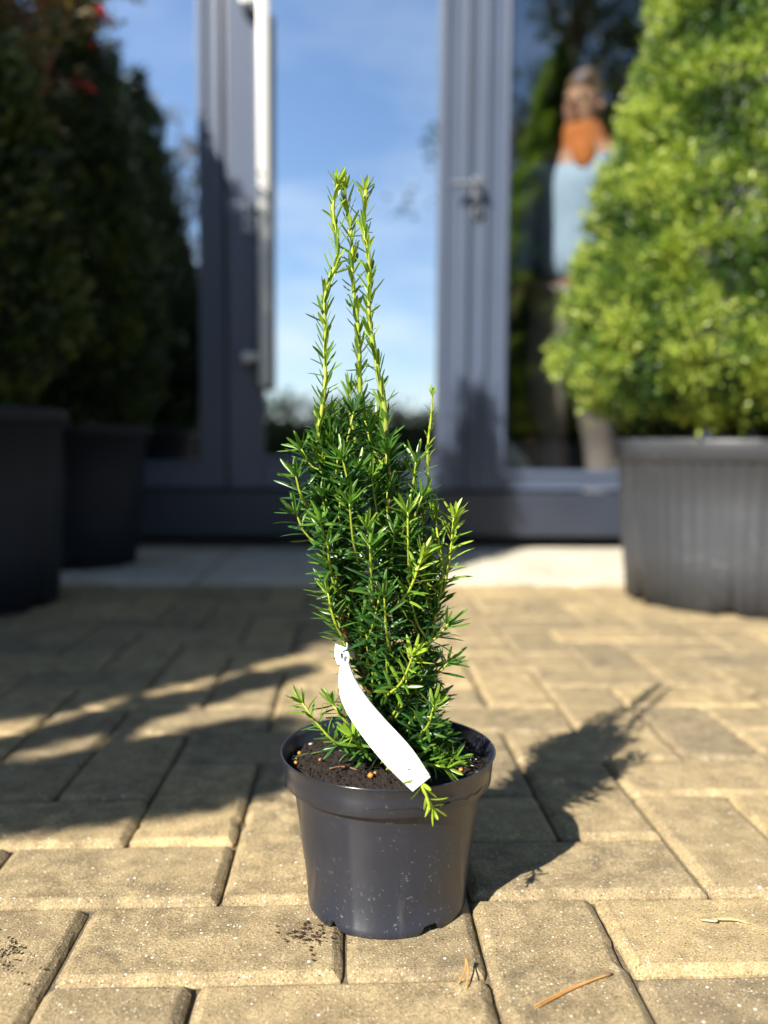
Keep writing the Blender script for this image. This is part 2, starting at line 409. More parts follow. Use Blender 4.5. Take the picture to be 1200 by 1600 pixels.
door['label'] = 'door leaf with the long vertical pull bar'; door2['label'] = 'door leaf with the lever handle, behind the clipped cone'
# vertical cover profile between the door leaves, and jamb cover
mb = MB(); mb.box(.384, .404, FY-.016, FY-.001, .215, 2.45, .004); mb.box(.452, .470, FY-.014, FY-.001, .215, 2.45, .004); mb.box(.528, .540, FY-.020, FY-.0005, .30, 2.36, .003)
mb.build('cover_profile', M['frame'], shop)
mb = MB(); mb.box(-.452, -.436, FY-.014, FY-.001, .215, 2.45, .004); mb.build('cover_profile', M['frame'], shop)
# long pull bar with brackets
mb = MB(); mb.box(-.306, -.268, FY-.085, FY-.055, .56, 1.86, .008); ph = mb.build('pull_handle', M['steel'], door)
for z in (.66, 1.815):
    b = MB(); b.box(-.345, -.307, FY-.080, FY-.060, z-.013, z+.013, .004); b.box(-.362, -.338, FY-.080, FY-.002, z-.018, z+.018, .004); b.build('bracket', M['steel'], ph)
mb = MB(); mb.box(-.366, -.326, FY-.012, FY-.001, 1.085, 1.185, .004); lp = mb.build('lock_plate', M['lockp'], door)
for z in (1.112, 1.152):
    mb = MB(); mb.tube([(-.346, FY-.020, z), (-.346, FY-.0125, z)], .009, 12); mb.build('lock_cylinder', M['frame_dark'], lp)
mb = MB(); mb.tube([(-.318, FY-.02, .63), (-.318, FY-.001, .63)], .011, 12); mb.build('door_stop', M['frame_dark'], door)
# lever handle
mb = MB(); mb.box(.418, .450, FY-.013, FY-.001, 1.145, 1.285, .004); lh = mb.build('handle', M['handle'], door2)
mb = MB(); mb.tube([(.434, FY-.013, 1.245), (.434, FY-.050, 1.245), (.425, FY-.060, 1.245), (.335, FY-.058, 1.243)], .0105, 10); mb.build('lever', M['handle'], lh)
mb = MB(); mb.tube([(.434, FY-.030, 1.168), (.434, FY-.013, 1.168)], .012, 14); mb.build('key_cylinder', M['frame_dark'], lh)

# ------------------------------------------------------------------ foliage builders
def leaf_cloud(centers, outward, n_per, L0, W0, spread, age, r=rng, upb=.35):
    """clumps of folded leaves: returns verts, faces, attr"""
    C = np.repeat(centers, n_per, 0); O = np.repeat(outward, n_per, 0); n = len(C)
    P = C + r.normal(0, spread, (n, 3))
    D = O + r.normal(0, .75, (n, 3)) + np.array([0, 0, upb]); D /= np.linalg.norm(D, axis=1)[:, None]
    R = r.normal(0, 1, (n, 3)); Sd = np.cross(D, R); Sd /= np.linalg.norm(Sd, axis=1)[:, None]
    N = np.cross(Sd, D)
    Ln = L0*r.uniform(.6, 1.3, n)[:, None]; Wd = W0*r.uniform(.7, 1.2, n)[:, None]
    v = np.stack([P, P+D*Ln*.5+Sd*Wd*.5+N*Wd*.15, P+D*Ln, P+D*Ln*.5-Sd*Wd*.5+N*Wd*.15], 1).reshape(-1, 3)
    i = np.arange(n)*4
    f = np.stack([i, i+1, i+2, i, i+2, i+3], 1).reshape(-1, 3)
    a = np.clip(np.repeat(age, n_per)+r.normal(0, .16, n), 0, 1)
    return v, f, np.repeat(a, 4)

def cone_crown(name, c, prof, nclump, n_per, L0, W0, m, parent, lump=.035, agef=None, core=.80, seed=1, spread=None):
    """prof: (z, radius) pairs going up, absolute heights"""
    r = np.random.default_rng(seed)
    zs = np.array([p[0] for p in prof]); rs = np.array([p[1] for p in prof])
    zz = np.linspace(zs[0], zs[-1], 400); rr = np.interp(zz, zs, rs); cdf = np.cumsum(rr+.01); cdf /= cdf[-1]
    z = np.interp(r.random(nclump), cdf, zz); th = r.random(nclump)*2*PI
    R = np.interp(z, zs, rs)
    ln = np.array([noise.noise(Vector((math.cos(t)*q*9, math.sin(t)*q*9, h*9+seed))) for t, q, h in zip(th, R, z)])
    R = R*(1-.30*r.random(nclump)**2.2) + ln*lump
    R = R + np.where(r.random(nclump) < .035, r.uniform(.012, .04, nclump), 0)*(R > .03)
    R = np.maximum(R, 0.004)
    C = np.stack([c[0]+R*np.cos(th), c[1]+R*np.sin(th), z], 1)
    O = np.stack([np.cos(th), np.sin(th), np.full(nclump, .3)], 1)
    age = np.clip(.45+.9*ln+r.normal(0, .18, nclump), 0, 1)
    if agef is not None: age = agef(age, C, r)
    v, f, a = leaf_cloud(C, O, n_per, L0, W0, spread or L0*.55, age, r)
    # solid dark core added inside the crown to block light
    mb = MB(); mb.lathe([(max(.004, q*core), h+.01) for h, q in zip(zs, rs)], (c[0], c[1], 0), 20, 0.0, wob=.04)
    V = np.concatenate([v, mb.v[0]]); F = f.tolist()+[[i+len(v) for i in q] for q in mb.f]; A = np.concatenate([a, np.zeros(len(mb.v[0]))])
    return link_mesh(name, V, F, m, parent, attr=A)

def big_pot(name, parent, c, rb, rt, h, m, notches=0, ribs=0, band=.04, soilz=.03, wob=.006):
    x, y = c
    def rf(r, t, z, j):
        if ribs and j in (3, 4, 5, 6): r += .0042*(abs(math.sin(t*ribs/2))**.6)
        return r
    def zf(z, t, j):
        if notches and j in (2, 3):
            k = (t*notches/(2*PI)+.37) % 1
            if k < .13: return z+.028
        return z
    mb = MB()
    pr = [(rb*.6, .012), (rb-.004, .012), (rb-.004, .0), (rb, .001), (rb+(rt-rb)*.3, h*.3), (rb+(rt-rb)*.6, h*.6), (rt-.012, h-band-.004), (rt-.004, h-band), (rt, h-band+.003), (rt+.003, h-.008), (rt+.002, h-.001), (rt-.002, h), (rt-.008, h-.004), (rt-.013, h-band), (rt-.02, h-band-.06)]
    mb.lathe(pr, (x, y, 0), 360 if ribs else 120, wob=wob, rfun=rf, zfun=zf)
    p = mb.build(name, m, parent, True)
    mb = MB(); n = 26; v = [(x, y, h-soilz+.015)]; f = []
    for j in range(1, 7):
        for i in range(n):
            t = 2*PI*i/n; r = (rt-.012)*j/6; v.append((x+r*math.cos(t), y+r*math.sin(t), h-soilz+.015*(1-j/6)+.012*noise.noise(Vector((r*30*math.cos(t), r*30*math.sin(t), 1)))))
    f += [(0, 1+i, 1+(i+1) % n) for i in range(n)]
    for j in range(5):
        for i in range(n): f.append((1+j*n+i, 1+(j+1)*n+i, 1+(j+1)*n+(i+1) % n, 1+j*n+(i+1) % n))
    mb.add(v, f); mb.build('soil', M['soil'], parent, True)
    return p

# ---- clipped cone on the right
tp = thing('potted_topiary', 'large bright green clipped cone shrub in a grey weathered ribbed pot', 'potted plant', (.95, 2.0, 0))
big_pot('pot', tp, (.95, 2.0), .262, .298, .385, M['bigpot'], 7, 58, .05, .03)
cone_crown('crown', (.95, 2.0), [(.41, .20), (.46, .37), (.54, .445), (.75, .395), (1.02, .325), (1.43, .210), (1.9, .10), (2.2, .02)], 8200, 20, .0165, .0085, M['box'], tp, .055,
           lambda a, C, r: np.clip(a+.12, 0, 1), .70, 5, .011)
mb = MB()
for k in range(5):
    t = k*2*PI/5+.3; mb.tube([(.95+.03*math.cos(t), 2+.03*math.sin(t), .34), (.95+.08*math.cos(t), 2+.08*math.sin(t), .43), (.95+.22*math.cos(t), 2+.22*math.sin(t), .56)], [.016, .013, .008], 7)
mb.build('stem', M['bark'], tp)

# ---- dark evergreens on the left
def potted_cone(nm, lab, c, potr, h, prof, ncl, seed, m='thuja', group=None, L0=.03, npr=14, cat='potted plant', agef=None, core=.82):
    t = thing(nm, lab, cat, (c[0], c[1], 0), group)
    big_pot('pot', t, c, potr[0], potr[1], h, M['shadepot'], 6, 0, .035, .03)
    cone_crown('crown', c, prof, ncl, npr, L0, L0*.42, M[m], t, .04, agef, core, seed)
    mb = MB(); mb.tube([(c[0], c[1], h-.05), (c[0]+.01, c[1], prof[0][0]+.25)], [.022, .014], 8); mb.build('trunk', M['bark'], t)
    return t
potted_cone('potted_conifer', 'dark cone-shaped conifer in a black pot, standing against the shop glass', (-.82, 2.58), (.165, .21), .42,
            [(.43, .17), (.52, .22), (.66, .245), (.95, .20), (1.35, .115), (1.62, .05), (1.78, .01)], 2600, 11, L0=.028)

# broad bushy shrub in the nearest left pot
sh = thing('potted_shrub', 'loose shrub with olive, brown and red leaves in the nearest black pot', 'potted plant', (-.91, 1.93, 0))
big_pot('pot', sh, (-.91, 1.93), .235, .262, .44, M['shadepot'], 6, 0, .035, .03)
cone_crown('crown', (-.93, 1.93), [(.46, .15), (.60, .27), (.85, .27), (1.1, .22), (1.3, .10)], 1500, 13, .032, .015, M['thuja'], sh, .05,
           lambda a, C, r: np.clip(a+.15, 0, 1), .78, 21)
def twiggy(parent, base, tips, nleaf, m, seed, L0=.03):
    r = np.random.default_rng(seed); st = MB(); C = []; O = []
    for tip in tips:
        b = Vector(base); t = Vector(tip); mid = b.lerp(t, .5)+Vector((0, 0, .12))
        P = spline([b, mid, t], 14); st.tube(P, list(np.linspace(.007, .002, 14)), 6)
        for k in range(3, 14):
            for q in range(2):
                d = Vector(r.normal(0, 1, 3)); d.z = abs(d.z)*.3; d.normalize(); l = .05+.12*r.random()
                e = P[k]+d*l; st.tube([P[k], P[k].lerp(e, .5)+Vector((0, 0, .01)), e], [.002, .0015, .001], 4)
                for s_ in (.4, .7, 1.0): C.append(P[k].lerp(e, s_)); O.append(d)
    st.build('branch', M['bark'], parent)
    C = np.array([c[:] for c in C]); O = np.array([o_[:] for o_ in O])
    age = np.clip(r.normal(.42, .22, len(C)), 0, .84)
    v, f, a = leaf_cloud(C, O, nleaf, L0, L0*.5, .02, age, r, 0.0)
    link_mesh('leaves', v, f, M[m], parent, attr=a)
twiggy(sh, (-.91, 1.93, .45), [(-1.02, 1.75, 1.55), (-.93, 1.85, 1.60), (-1.20, 1.9, 1.5), (-1.05, 2.1, 1.65), (-.85, 1.98, 1.62), (-1.18, 1.72, 1.15), (-.78, 2.10, 1.42), (-.72, 2.25, 1.72), (-.66, 2.12, 1.62), (-.58, 2.35, 1.78)], 6, 'autumn', 31)
mb = MB()
def sprig(pts, nl, seed):
    r = np.random.default_rng(seed); C = np.array([pts[0]+(pts[1]-pts[0])*r.random() for _ in range(nl)])
    return leaf_cloud(C, np.tile([[.1, -.3, -.8]], (nl, 1)), 3, .020, .009, .005, np.ones(nl), r, 0)
V = []; F = []; A = []; k = 0
for (p, q, sd_) in (((118, 118), (142, 135), 1), ((158, 5), (150, 32), 2)):
    a_ = np.array(inv(*p, Y=2.05)); b_ = np.array(inv(*q, Y=2.05)); v, f, a = sprig((a_, b_), 4, sd_)
    V.append(v); F += (f+k).tolist(); A.append(np.ones(len(a))); k += len(v)
link_mesh('red_leaves', np.concatenate(V), F, M['autumn'], sh, attr=np.concatenate(A))

# shade-giving plants along the left, behind the camera's edge of view
def standard_tree(c, cz, rx, rz, seed, lab, potr=.2):
    t = thing('potted_tree', lab, 'potted tree', (c[0], c[1], 0), 'row of potted evergreens shading the left of the terrace')
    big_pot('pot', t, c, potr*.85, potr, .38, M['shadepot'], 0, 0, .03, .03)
    prof = [(cz+rz*math.sin(a), max(.01, rx*math.cos(a))) for a in np.linspace(-PI/2+.05, PI/2-.05, 13)]
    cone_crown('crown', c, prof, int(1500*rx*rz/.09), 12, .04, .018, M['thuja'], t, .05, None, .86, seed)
    mb = MB(); mb.tube([(c[0], c[1], .34), (c[0]+.01, c[1]-.01, cz-rz*.6)], [.02, .016], 8); mb.build('trunk', M['bark'], t)
    return t
def caster(gx, gy, t, r, rz, seed, lab):
    return standard_tree((gx-SX*t, gy-SY*t), TZ*t, r, rz, seed, lab)
def tiered_tree():  # off-frame tree invented so its flat tiers cast the shade bands
    T_ = 1.9
    base = Vector((-.28-SX*T_, 1.02-SY*T_, 0))
    t = thing('potted_tree', 'added off-frame evergreen with flat tiers shaped to cast banded shade, at the near end of the left row', 'potted tree', (base.x, base.y, 0), 'row of potted evergreens shading the left of the terrace')
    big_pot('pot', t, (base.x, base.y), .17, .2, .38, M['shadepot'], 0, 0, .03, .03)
    mb = MB(); mb.tube([(base.x, base.y, .34), (base.x+.02, base.y, .9), (base.x, base.y, 1.42)], [.022, .018, .012], 8); mb.build('trunk', M['bark'], t)
    for i, (gx, gy, rh, qh, an) in enumerate(PADS):
        an = math.radians(an); e = Vector((math.cos(an), math.sin(an), 0)); qd = Vector((-e.y, e.x, 0))
        c = Vector((gx-SX*T_, gy-SY*T_, TZ*T_))
        rr = np.random.default_rng(90+i); n = int(900*rh/.35*max(.5, qh/.1)); u = rr.uniform(-1, 1, n); th = rr.uniform(0, 2*PI, n); w_ = np.sqrt(np.maximum(0, 1-np.abs(u)**3.5))
        ev = np.array(e); qv = np.array(qd)
        C = np.array(c)+u[:, None]*rh*ev+(w_*qh*np.cos(th))[:, None]*qv; C[:, 2] += w_*.022*np.sin(th)
        O = np.cos(th)[:, None]*qv+np.array([0, 0, 1])*np.sin(th)[:, None]
        v, f, a_ = leaf_cloud(C, O, 10, .016, .009, .006, rr.random(n)*.6, rr, .1)
        mb = MB(); k = 14; V0 = []  # solid pad core, stops sun passing between the leaves
        for j in range(13):
            uu = -1+2*j/12; ww = math.sqrt(max(.0, 1-abs(uu)**3.5))*.9
            for m_ in range(k): q_ = 2*PI*m_/k; V0.append((c+e*(uu*rh*.97)+qd*(ww*qh*math.cos(q_))+Vector((0, 0, ww*.018*math.sin(q_))))[:])
        F0 = [(j*k+m_, j*k+(m_+1) % k, (j+1)*k+(m_+1) % k, (j+1)*k+m_) for j in range(12) for m_ in range(k)]
        V = np.concatenate([v, np.array(V0)]); F = f.tolist()+[[x+len(v) for x in y] for y in F0]
        link_mesh('shade_tier', V, F, M['thuja'], t, attr=np.concatenate([a_, np.zeros(len(V0))]))
        mb = MB(); mb.tube([(base.x, base.y, 1.40), (c.x, c.y, c.z)], [.012, .008], 6); mb.build('branch', M['bark'], t)
PADS = [(-.355, .862, .30, .085, 12), (-.185, .952, .17, .089, 41), (-.25, 1.172, .26, .030, 46), (-.31, 1.345, .30, .066, 50)]  # ground spots to shade; gaps between them leave the sun streaks
tiered_tree()
caster(-.42, 1.58, 2.0, .285, .33, 42, 'round-headed evergreen in a black pot, second in the left row')
caster(-.47, 2.18, 2.05, .30, .36, 43, 'round-headed evergreen in a black pot, third in the left row')
caster(-.92, 1.28, 1.95, .30, .40, 44, 'broad round evergreen at the outer side of the left row')
potted_cone('slim_conifer', 'slim pointed conifer between the round-headed evergreens and the nearest black pot', (.45-SX*3.0, 2.95-SY*3.0), (.2, .24), .4,
            [(.45, .22), (.7, .30), (1.3, .26), (2.0, .15), (2.6, .05), (2.78, .01)], 1800, 53, L0=.035, npr=12)
potted_cone('tall_shade_conifer', 'tall broad conifer added off-frame on the left to shade the plants, nearest the shop', (-1.88, 1.05), (.3, .36), .5,  # added out of frame to keep the sun off the left plants
            [(.5, .35), (.8, .52), (1.6, .46), (2.2, .33), (2.75, .12), (2.95, .01)], 1900, 51, L0=.05, npr=11, core=.5)
potted_cone('tall_shade_conifer', 'tall broad conifer added off-frame on the left to shade the plants, farther from the shop', (-2.3, .25), (.3, .36), .5,  # second added shade tree, also out of frame
            [(.5, .35), (.8, .55), (1.8, .50), (2.6, .36), (3.1, .12), (3.25, .01)], 1900, 52, L0=.05, npr=11, core=.5)

# tall tree behind the camera's right, mirrored high in the right-hand door pane
def broadleaf():
    x, y = 1.86, -2.1
    t = thing('broadleaf_tree', 'tall leafy tree mirrored dark in the upper right of the glass', 'tree', (x, y, 0))
    mb = MB(); tr = spline([(x, y, -.03), (x-.04, y, 1.4), (x+.03, y, 2.8), (x+.2, y, 4.4)], 14); mb.tube(tr, list(np.linspace(.13, .06, 14)), 10)
    r = np.random.default_rng(71); C = []; O = []
    for k in range(16):
        a = tr[int(r.integers(8, 13))]; d = Vector((r.normal(.25, .8), r.normal(0, .8), r.uniform(.1, 1.0))).normalized(); l = r.uniform(.8, 1.9); e = a+d*l
        mb.tube([a, a.lerp(e, .5)+Vector((0, 0, .08)), e], [.045, .028, .012], 6)
        for q in range(46):
            p = a.lerp(e, r.uniform(.3, 1.08))+Vector(r.normal(0, .24, 3)); C.append(p[:]); O.append(((p-a).normalized())[:])
    mb.build('trunk', M['bark'], t)
    v, f, a_ = leaf_cloud(np.array(C), np.array(O), 16, .085, .05, .07, r.random(len(C)), r, 0)
    link_mesh('crown', v, f, M['farleaf'], t, attr=a_)
broadleaf()

# far tree line that the glass mirrors
def far_trees():
    r = np.random.default_rng(60); C = []; O = []; 
    for x in np.arange(-26, 26, 1.1):
        h = 1.7+1.1*noise.noise(Vector((x*.21, 2, 0)))+.5*noise.noise(Vector((x*.9, 5, 0)))
        for _ in range(46):
            z = h*r.random(); w_ = .9*math.sqrt(max(.05, 1-(z/h)**3)); C.append((x+r.normal(0, .6), -24+r.normal(0, .5)*w_, z)); O.append((0, 1, .3))
    v, f, a = leaf_cloud(np.array(C), np.array(O, float), 12, .30, .16, .22, r.random(len(C)), r)
    mb = MB(); mb.box(-26, 26, -24.5, -24, -.03, 1.2); V = np.concatenate([v, mb.v[0]]); F = f.tolist()+[[i+len(v) for i in q] for q in mb.f]
    tag(link_mesh('distant_wood', V, F, M['farleaf'], attr=np.concatenate([a, np.zeros(8)])), 'low distant line of trees mirrored in the shop glass', 'trees', kind='stuff')
far_trees()

# ------------------------------------------------------------------ the small yew
PX, PY = 0.0315, 0.655
yew = thing('potted_yew', 'small upright yew with bright new shoots in a glossy black nursery pot on the pavers', 'potted plant', (PX, PY, 0))
POT_H, RT, RB = .1235, .0835, .0630
def yew_pot():
    def zf(z, t, j):
        if j in (2, 3, 4):
            for c0, hw in ((-1.06, .13), (-.01, .1), (1.04, .1), (2.08, .1), (3.13, .1), (4.0, .05)):
                d = (t-c0+PI) % (2*PI)-PI
                if abs(d) < hw: return z+.0062*(1 if abs(d) < hw*.72 else (hw-abs(d))/(hw*.28))
        return z
    def rf(r, t, z, j):
        if 5 <= j <= 9:
            d = (t+2.0+PI) % (2*PI)-PI
            r += .0004*math.exp(-(d/.05)**2)
        return r
    pr = [(.03, .004), (RB-.006, .004), (RB-.0022, .0005), (RB-.0008, .0), (RB, .0012), (RB+.0006, .0070), (RB+.0001, .0080), (.0655, .030), (.0690, .055), (.0722, .080), (.0748, .0985),
          (.0754, .0998), (.0806, .1001), (.0816, .1011), (.0826, .112), (.0833, .1208), (.0845, .1219), (.0851, .1228), (.0846, .1236), (.0836, .1232), (.0824, .119), (.0808, .103), (.0750, .099), (.071, .083)]
    mb = MB(); mb.lathe(pr, (PX, PY, 0), 160, wob=.006, zfun=zf, rfun=rf)
    p = mb.build('pot', M['pot'], yew, True)
    return p
yew_pot()
SZ = .1105
def yew_soil():
    v = []; f = []; nr, n = 46, 150; v.append((PX, PY, SZ+.004))
    for j in range(1, nr+1):
        for i in range(n):
            t = 2*PI*i/n; r = .0822*j/nr; x = PX+r*math.cos(t); y = PY+r*math.sin(t)
            h = SZ+.005*(1-(j/nr)**2)+.0035*noise.noise(Vector((x*70, y*70, 2)))+.0022*noise.noise(Vector((x*260, y*260, 5)))+.0012*noise.noise(Vector((x*700, y*700, 8)))
            if j > nr-4: h -= .0008*(j-nr+4)
            v.append((x, y, h))
    f += [(0, 1+i, 1+(i+1) % n) for i in range(n)]
    for j in range(nr-1):
        for i in range(n): f.append((1+j*n+i, 1+(j+1)*n+i, 1+(j+1)*n+(i+1) % n, 1+j*n+(i+1) % n))
    mb = MB(); mb.add(v, f)
    r = random.Random(5)
    for _ in range(2600):                        # loose crumbs
        t = r.random()*2*PI; q = .080*math.sqrt(r.random()); x = PX+q*math.cos(t); y = PY+q*math.sin(t); s = r.uniform(.0005, .0012) if r.random() < .85 else r.uniform(.0012, .0026)
        z = SZ+.005*(1-(q/.0822)**2)+.0035*noise.noise(Vector((x*70, y*70, 2)))+.0022*noise.noise(Vector((x*260, y*260, 5)))+s*.3
        vs = [Vector((sx*s*r.uniform(.5, 1.2), sy*s*r.uniform(.5, 1.2), sz*s*r.uniform(.5, 1.1))) for sx, sy, sz in ((1,0,0),(-1,0,0),(0,1,0),(0,-1,0),(0,0,1),(0,0,-1))]
        e = Matrix.Rotation(r.random()*6, 3, (r.random(), r.random(), 1))
        mb.add([(Vector((x, y, z))+e@a)[:] for a in vs], [(0,2,4),(2,1,4),(1,3,4),(3,0,4),(2,0,5),(1,2,5),(3,1,5),(0,3,5)])
    return mb.build('soil', M['soil'], yew)
soil = yew_soil()
def soil_h(x, y):
    q = math.hypot(x-PX, y-PY); return SZ+.005*(1-(q/.0822)**2)+.0035*noise.noise(Vector((x*70, y*70, 2)))+.0022*noise.noise(Vector((x*260, y*260, 5)))
def ball(c, r, seed):
    bm = bmesh.new(); bmesh.ops.create_icosphere(bm, subdivisions=2, radius=r)
    for v in bm.verts: v.co *= 1+.12*noise.noise(v.co*600+Vector((seed, 0, 0))); v.co.z *= .9; v.co += Vector(c)
    bm.verts.index_update(); d = ([v.co[:] for v in bm.verts], [[v.index for v in f.verts] for f in bm.faces]); bm.free(); return d
for i, (x, y, r) in enumerate([(476,1152,.0021),(468,1175,.0017),(462,1193,.0017),(501,1192,.0018),(579,1219,.0024),(593,1181,.0018),(600,1190,.0018),(586,1213,.0015),(720,1206,.0018),(728,1201,.0014),(459,1181,.0014)]):
    p = inv(x, y, z=SZ+.002); z = soil_h(p.x, p.y); v, f = ball((p.x, p.y, z+r*.7), r, i)
    mb = MB(); mb.add(v, f); mb.build('fertiliser_granule', M['granule'], soil, True)
r = random.Random(9)
for x, y in [(471,1158),(486,1163),(460,1184),(553,1186),(567,1190),(735,1190),(742,1185),(738,1197),(518,1205),(730,1168)]:
    p = inv(x, y, z=SZ+.002); s = r.uniform(.0007, .0014); z = soil_h(p.x, p.y)+s*.5
    v, f = ball((0, 0, 0), s, x); e = Matrix.Rotation(r.random()*6, 3, 'Z'); k = r.uniform(1.2, 2.2)
    mb = MB(); mb.add([(Vector((p.x, p.y, z))+e@Vector((a*k, b*.8, c*.6)))[:] for a, b, c in v], f); mb.build('bark_chip', M['perlite'], soil)

NB = dict(P=[], D=[], N=[], L=[], W=[], A=[], C=[])
class Needles:
    def __init__(s): s.P=[]; s.D=[]; s.N=[]; s.L=[]; s.W=[]; s.A=[]; s.C=[]
    def add(s, p, d, n, l, w_, a, c): s.P.append(p[:]); s.D.append(d[:]); s.N.append(n[:]); s.L.append(l); s.W.append(w_); s.A.append(a); s.C.append(c)
    def build(s, name, parent):
        P=np.array(s.P); D=np.array(s.D); N=np.array(s.N); Ln=np.array(s.L)[:,None]; Wd=np.array(s.W)[:,None]; Cv=np.array(s.C)[:,None]
        Sd=np.cross(D,N); Sd/=np.linalg.norm(Sd,axis=1)[:,None]+1e-9; N=np.cross(Sd,D)
        tw=rng.normal(0,.35,(len(P),1)); Sd,N=Sd*np.cos(tw)+N*np.sin(tw),N*np.cos(tw)-Sd*np.sin(tw)
        lat=rng.normal(0,.10,(len(P),1))
        st=[(0,.30),(.10,.70),(.32,1.0),(.62,.98),(.86,.70),(1.0,.06)]; V=[]
        for (t,w_) in st:
            c=P+D*Ln*t*(1-.06*t) - N*Ln*Cv*t*t + Sd*Ln*lat*t*t
            k=Wd*w_*.5
            V+= [c+Sd*k - N*k*.10, c+N*k*.42, c-Sd*k - N*k*.10]
        V=np.stack(V,1).reshape(-1,3); n=len(P); m=3*len(st); b=(np.arange(n)*m)[:,None]; F=[]
        for j in range(len(st)-1):
            for k in range(2): F.append(b+np.array([[j*3+k, j*3+k+1,(j+1)*3+k+1,(j+1)*3+k]]))
        F=np.stack(F,1).reshape(-1,4)
        return link_mesh(name,V,F,M['yew'],parent,True,np.repeat(np.array(s.A),m))

def needle_shoot(pts, ds, nd_, Lr, ang, age0, age1, r, W=.0023, flat=0.0, tipc=True, s0=0.0, curve=.12, ring=1, tipopen=1.0, wild=.0):
    """clothes a shoot (list of Vectors) with needles"""
    seg = [0.0]
    for i in range(1, len(pts)): seg.append(seg[-1]+(pts[i]-pts[i-1]).length)
    tot = seg[-1]; s = s0*tot; phi = r.random()*6
    def at_(q):
        for i in range(1, len(pts)):
            if seg[i] >= q or i == len(pts)-1:
                u = (q-seg[i-1])/max(1e-6, seg[i]-seg[i-1]); return pts[i-1].lerp(pts[i], u), (pts[i]-pts[i-1]).normalized()
    while s < tot:
        p, T = at_(s); u = s/tot
        up = Vector((0, 0, 1)); B = T.cross(Vector((.3, -1, .2))).normalized(); Nn = B.cross(T).normalized()
        for _ in range(ring):
            phi += 2.399+r.normal(0, .25)
            a = ang[0]+(ang[1]-ang[0])*u + r.normal(0, .16+wild)
            rad = math.cos(phi)*Nn+math.sin(phi)*B
            if flat: rad = Vector((rad.x, rad.y*(1-flat*.3), rad.z*(1-flat))).normalized()
            d = (T*math.cos(a)+rad*math.sin(a)).normalized()
            n = (T - d*T.dot(d)).normalized()
            if n.z < -.2 and r.random() < .5: n = -n
            l = r.uniform(*Lr)*(1-.18*abs(u-.45)*2)
            nd_.add(p+rad*.0008, d, n, l, W*r.uniform(.8, 1.2), min(1, max(0, age0+(age1-age0)*u+r.normal(0, .09))), curve*r.normal(1, .7))
        s += ds*r.uniform(.75, 1.25)
    if tipc:
        p, T = pts[-1], (pts[-1]-pts[-2]).normalized(); B = T.cross(Vector((.3, -1, .2))).normalized(); Nn = B.cross(T)
        for k in range(8):
            ph = k*2.4+r.random()*.5; a = .15+.055*k; rad = math.cos(ph)*Nn+math.sin(ph)*B; a *= tipopen; d = (T*math.cos(a)+rad*math.sin(a)).normalized()
            nd_.add(p-T*.0012*k/9, d, (rad*-1+T*.3), Lr[0]*r.uniform(.75, 1.15), W, min(1, age1+.08), -.06)

R = np.random.default_rng(77)
def poly(pp): return spline([inv(x, y, Y=PY+dy/100) for (x, y, dy) in pp], 34)
BASE = (588, 1178, 0)
stems = {   # px, py, depth offset in cm; needle span start; ages
 'left':  ([BASE, (578,1100,0), (566,1040,-.6), (541,990,-1.2), (530,930,-1.5), (522,850,-1.6), (512,790,-1.5), (500,700,-1.2), (504,620,-1), (508,550,-.8), (511,470,-.4), (525,400,0), (522,330,.2), (527,288,.3)]),
 'middle':([(578,1100,0), (585,1000,.6), (596,880,.8), (593,780,1), (583,700,1.1), (571,640,1.2), (563,560,1.0), (555,480,.9), (547,400,.9), (547,340,1), (543,296,1)]),
 'right': ([(578,1100,0), (592,960,-1), (604,860,-1.4), (606,800,-1.5), (602,680,-1.3), (592,600,-1.1), (584,520,-1), (577,450,-.8), (571,370,-.5), (569,296,-.3)]),
 'thin':  ([(590,1090,1), (630,960,2), (655,860,2), (664,785,1.8), (671,700,1.6), (674,650,1.5), (673,618,1.5)]),
 'outer': ([(590,1110,0), (640,1060,-1), (672,1000,-2), (686,930,-2.4), (684,860,-2.4), (680,812,-2.4)]),
 'far':   ([(585,1090,1), (570,980,3), (560,860,4), (552,740,4), (548,660,3.6), (546,615,3.4)]),
}
for name, pp in stems.items():
    P = poly(pp); n = len(P); ndl = Needles(); sd0 = len(name)*1.7
    P = [p+Vector((noise.noise(Vector((p.z*26, sd0, 0))), noise.noise(Vector((p.z*26, sd0, 7))), 0))*.0042*min(1, i/8) for i, p in enumerate(P)]
    r0 = {'left': .0027, 'middle': .0025, 'right': .0029, 'thin': .0016, 'outer': .0019, 'far': .0016}[name]
    st = MB(); rr = [r0*(1-.62*i/(n-1)) for i in range(n)]
    ag = [min(1, max(0, (i/(n-1)-.22)*2.3)) for i in range(n)]
    if name in ('outer', 'thin', 'far'): ag = [min(1, .3+i/(n-1)) for i in range(n)]
    st.tube(P, rr, 9, ag)
    for k in range(26):      # leaf-base cushions and buds give the shoot its knobbly outline
        i = int(R.integers(6, n-1)); q = R.random()*6; c = P[i].lerp(P[i-1], R.random()); d = Vector((math.cos(q), math.sin(q), .5)).normalized()
        st.tube([c, c+d*(rr[i]*1.25)], [.0011, .0005], 5, ag[i])
    so = st.build('stem', M['yewstem'], yew, True)
    if name in ('left', 'middle', 'right'):
        needle_shoot(P, .00155, ndl, (.0125, .0215), (.74, .46), .45, .95, R, .0025, s0=.34, curve=.0, tipopen=1.7, wild=.20)
    elif name == 'thin': needle_shoot(P, .0040, ndl, (.009, .014), (.6, .25), .6, 1.0, R, .0018, s0=.40)
    else: needle_shoot(P, .0024, ndl, (.018, .023), (1.0, .7), .35, .75, R, .0025, s0=.3)
    ndl.build('needles', so)

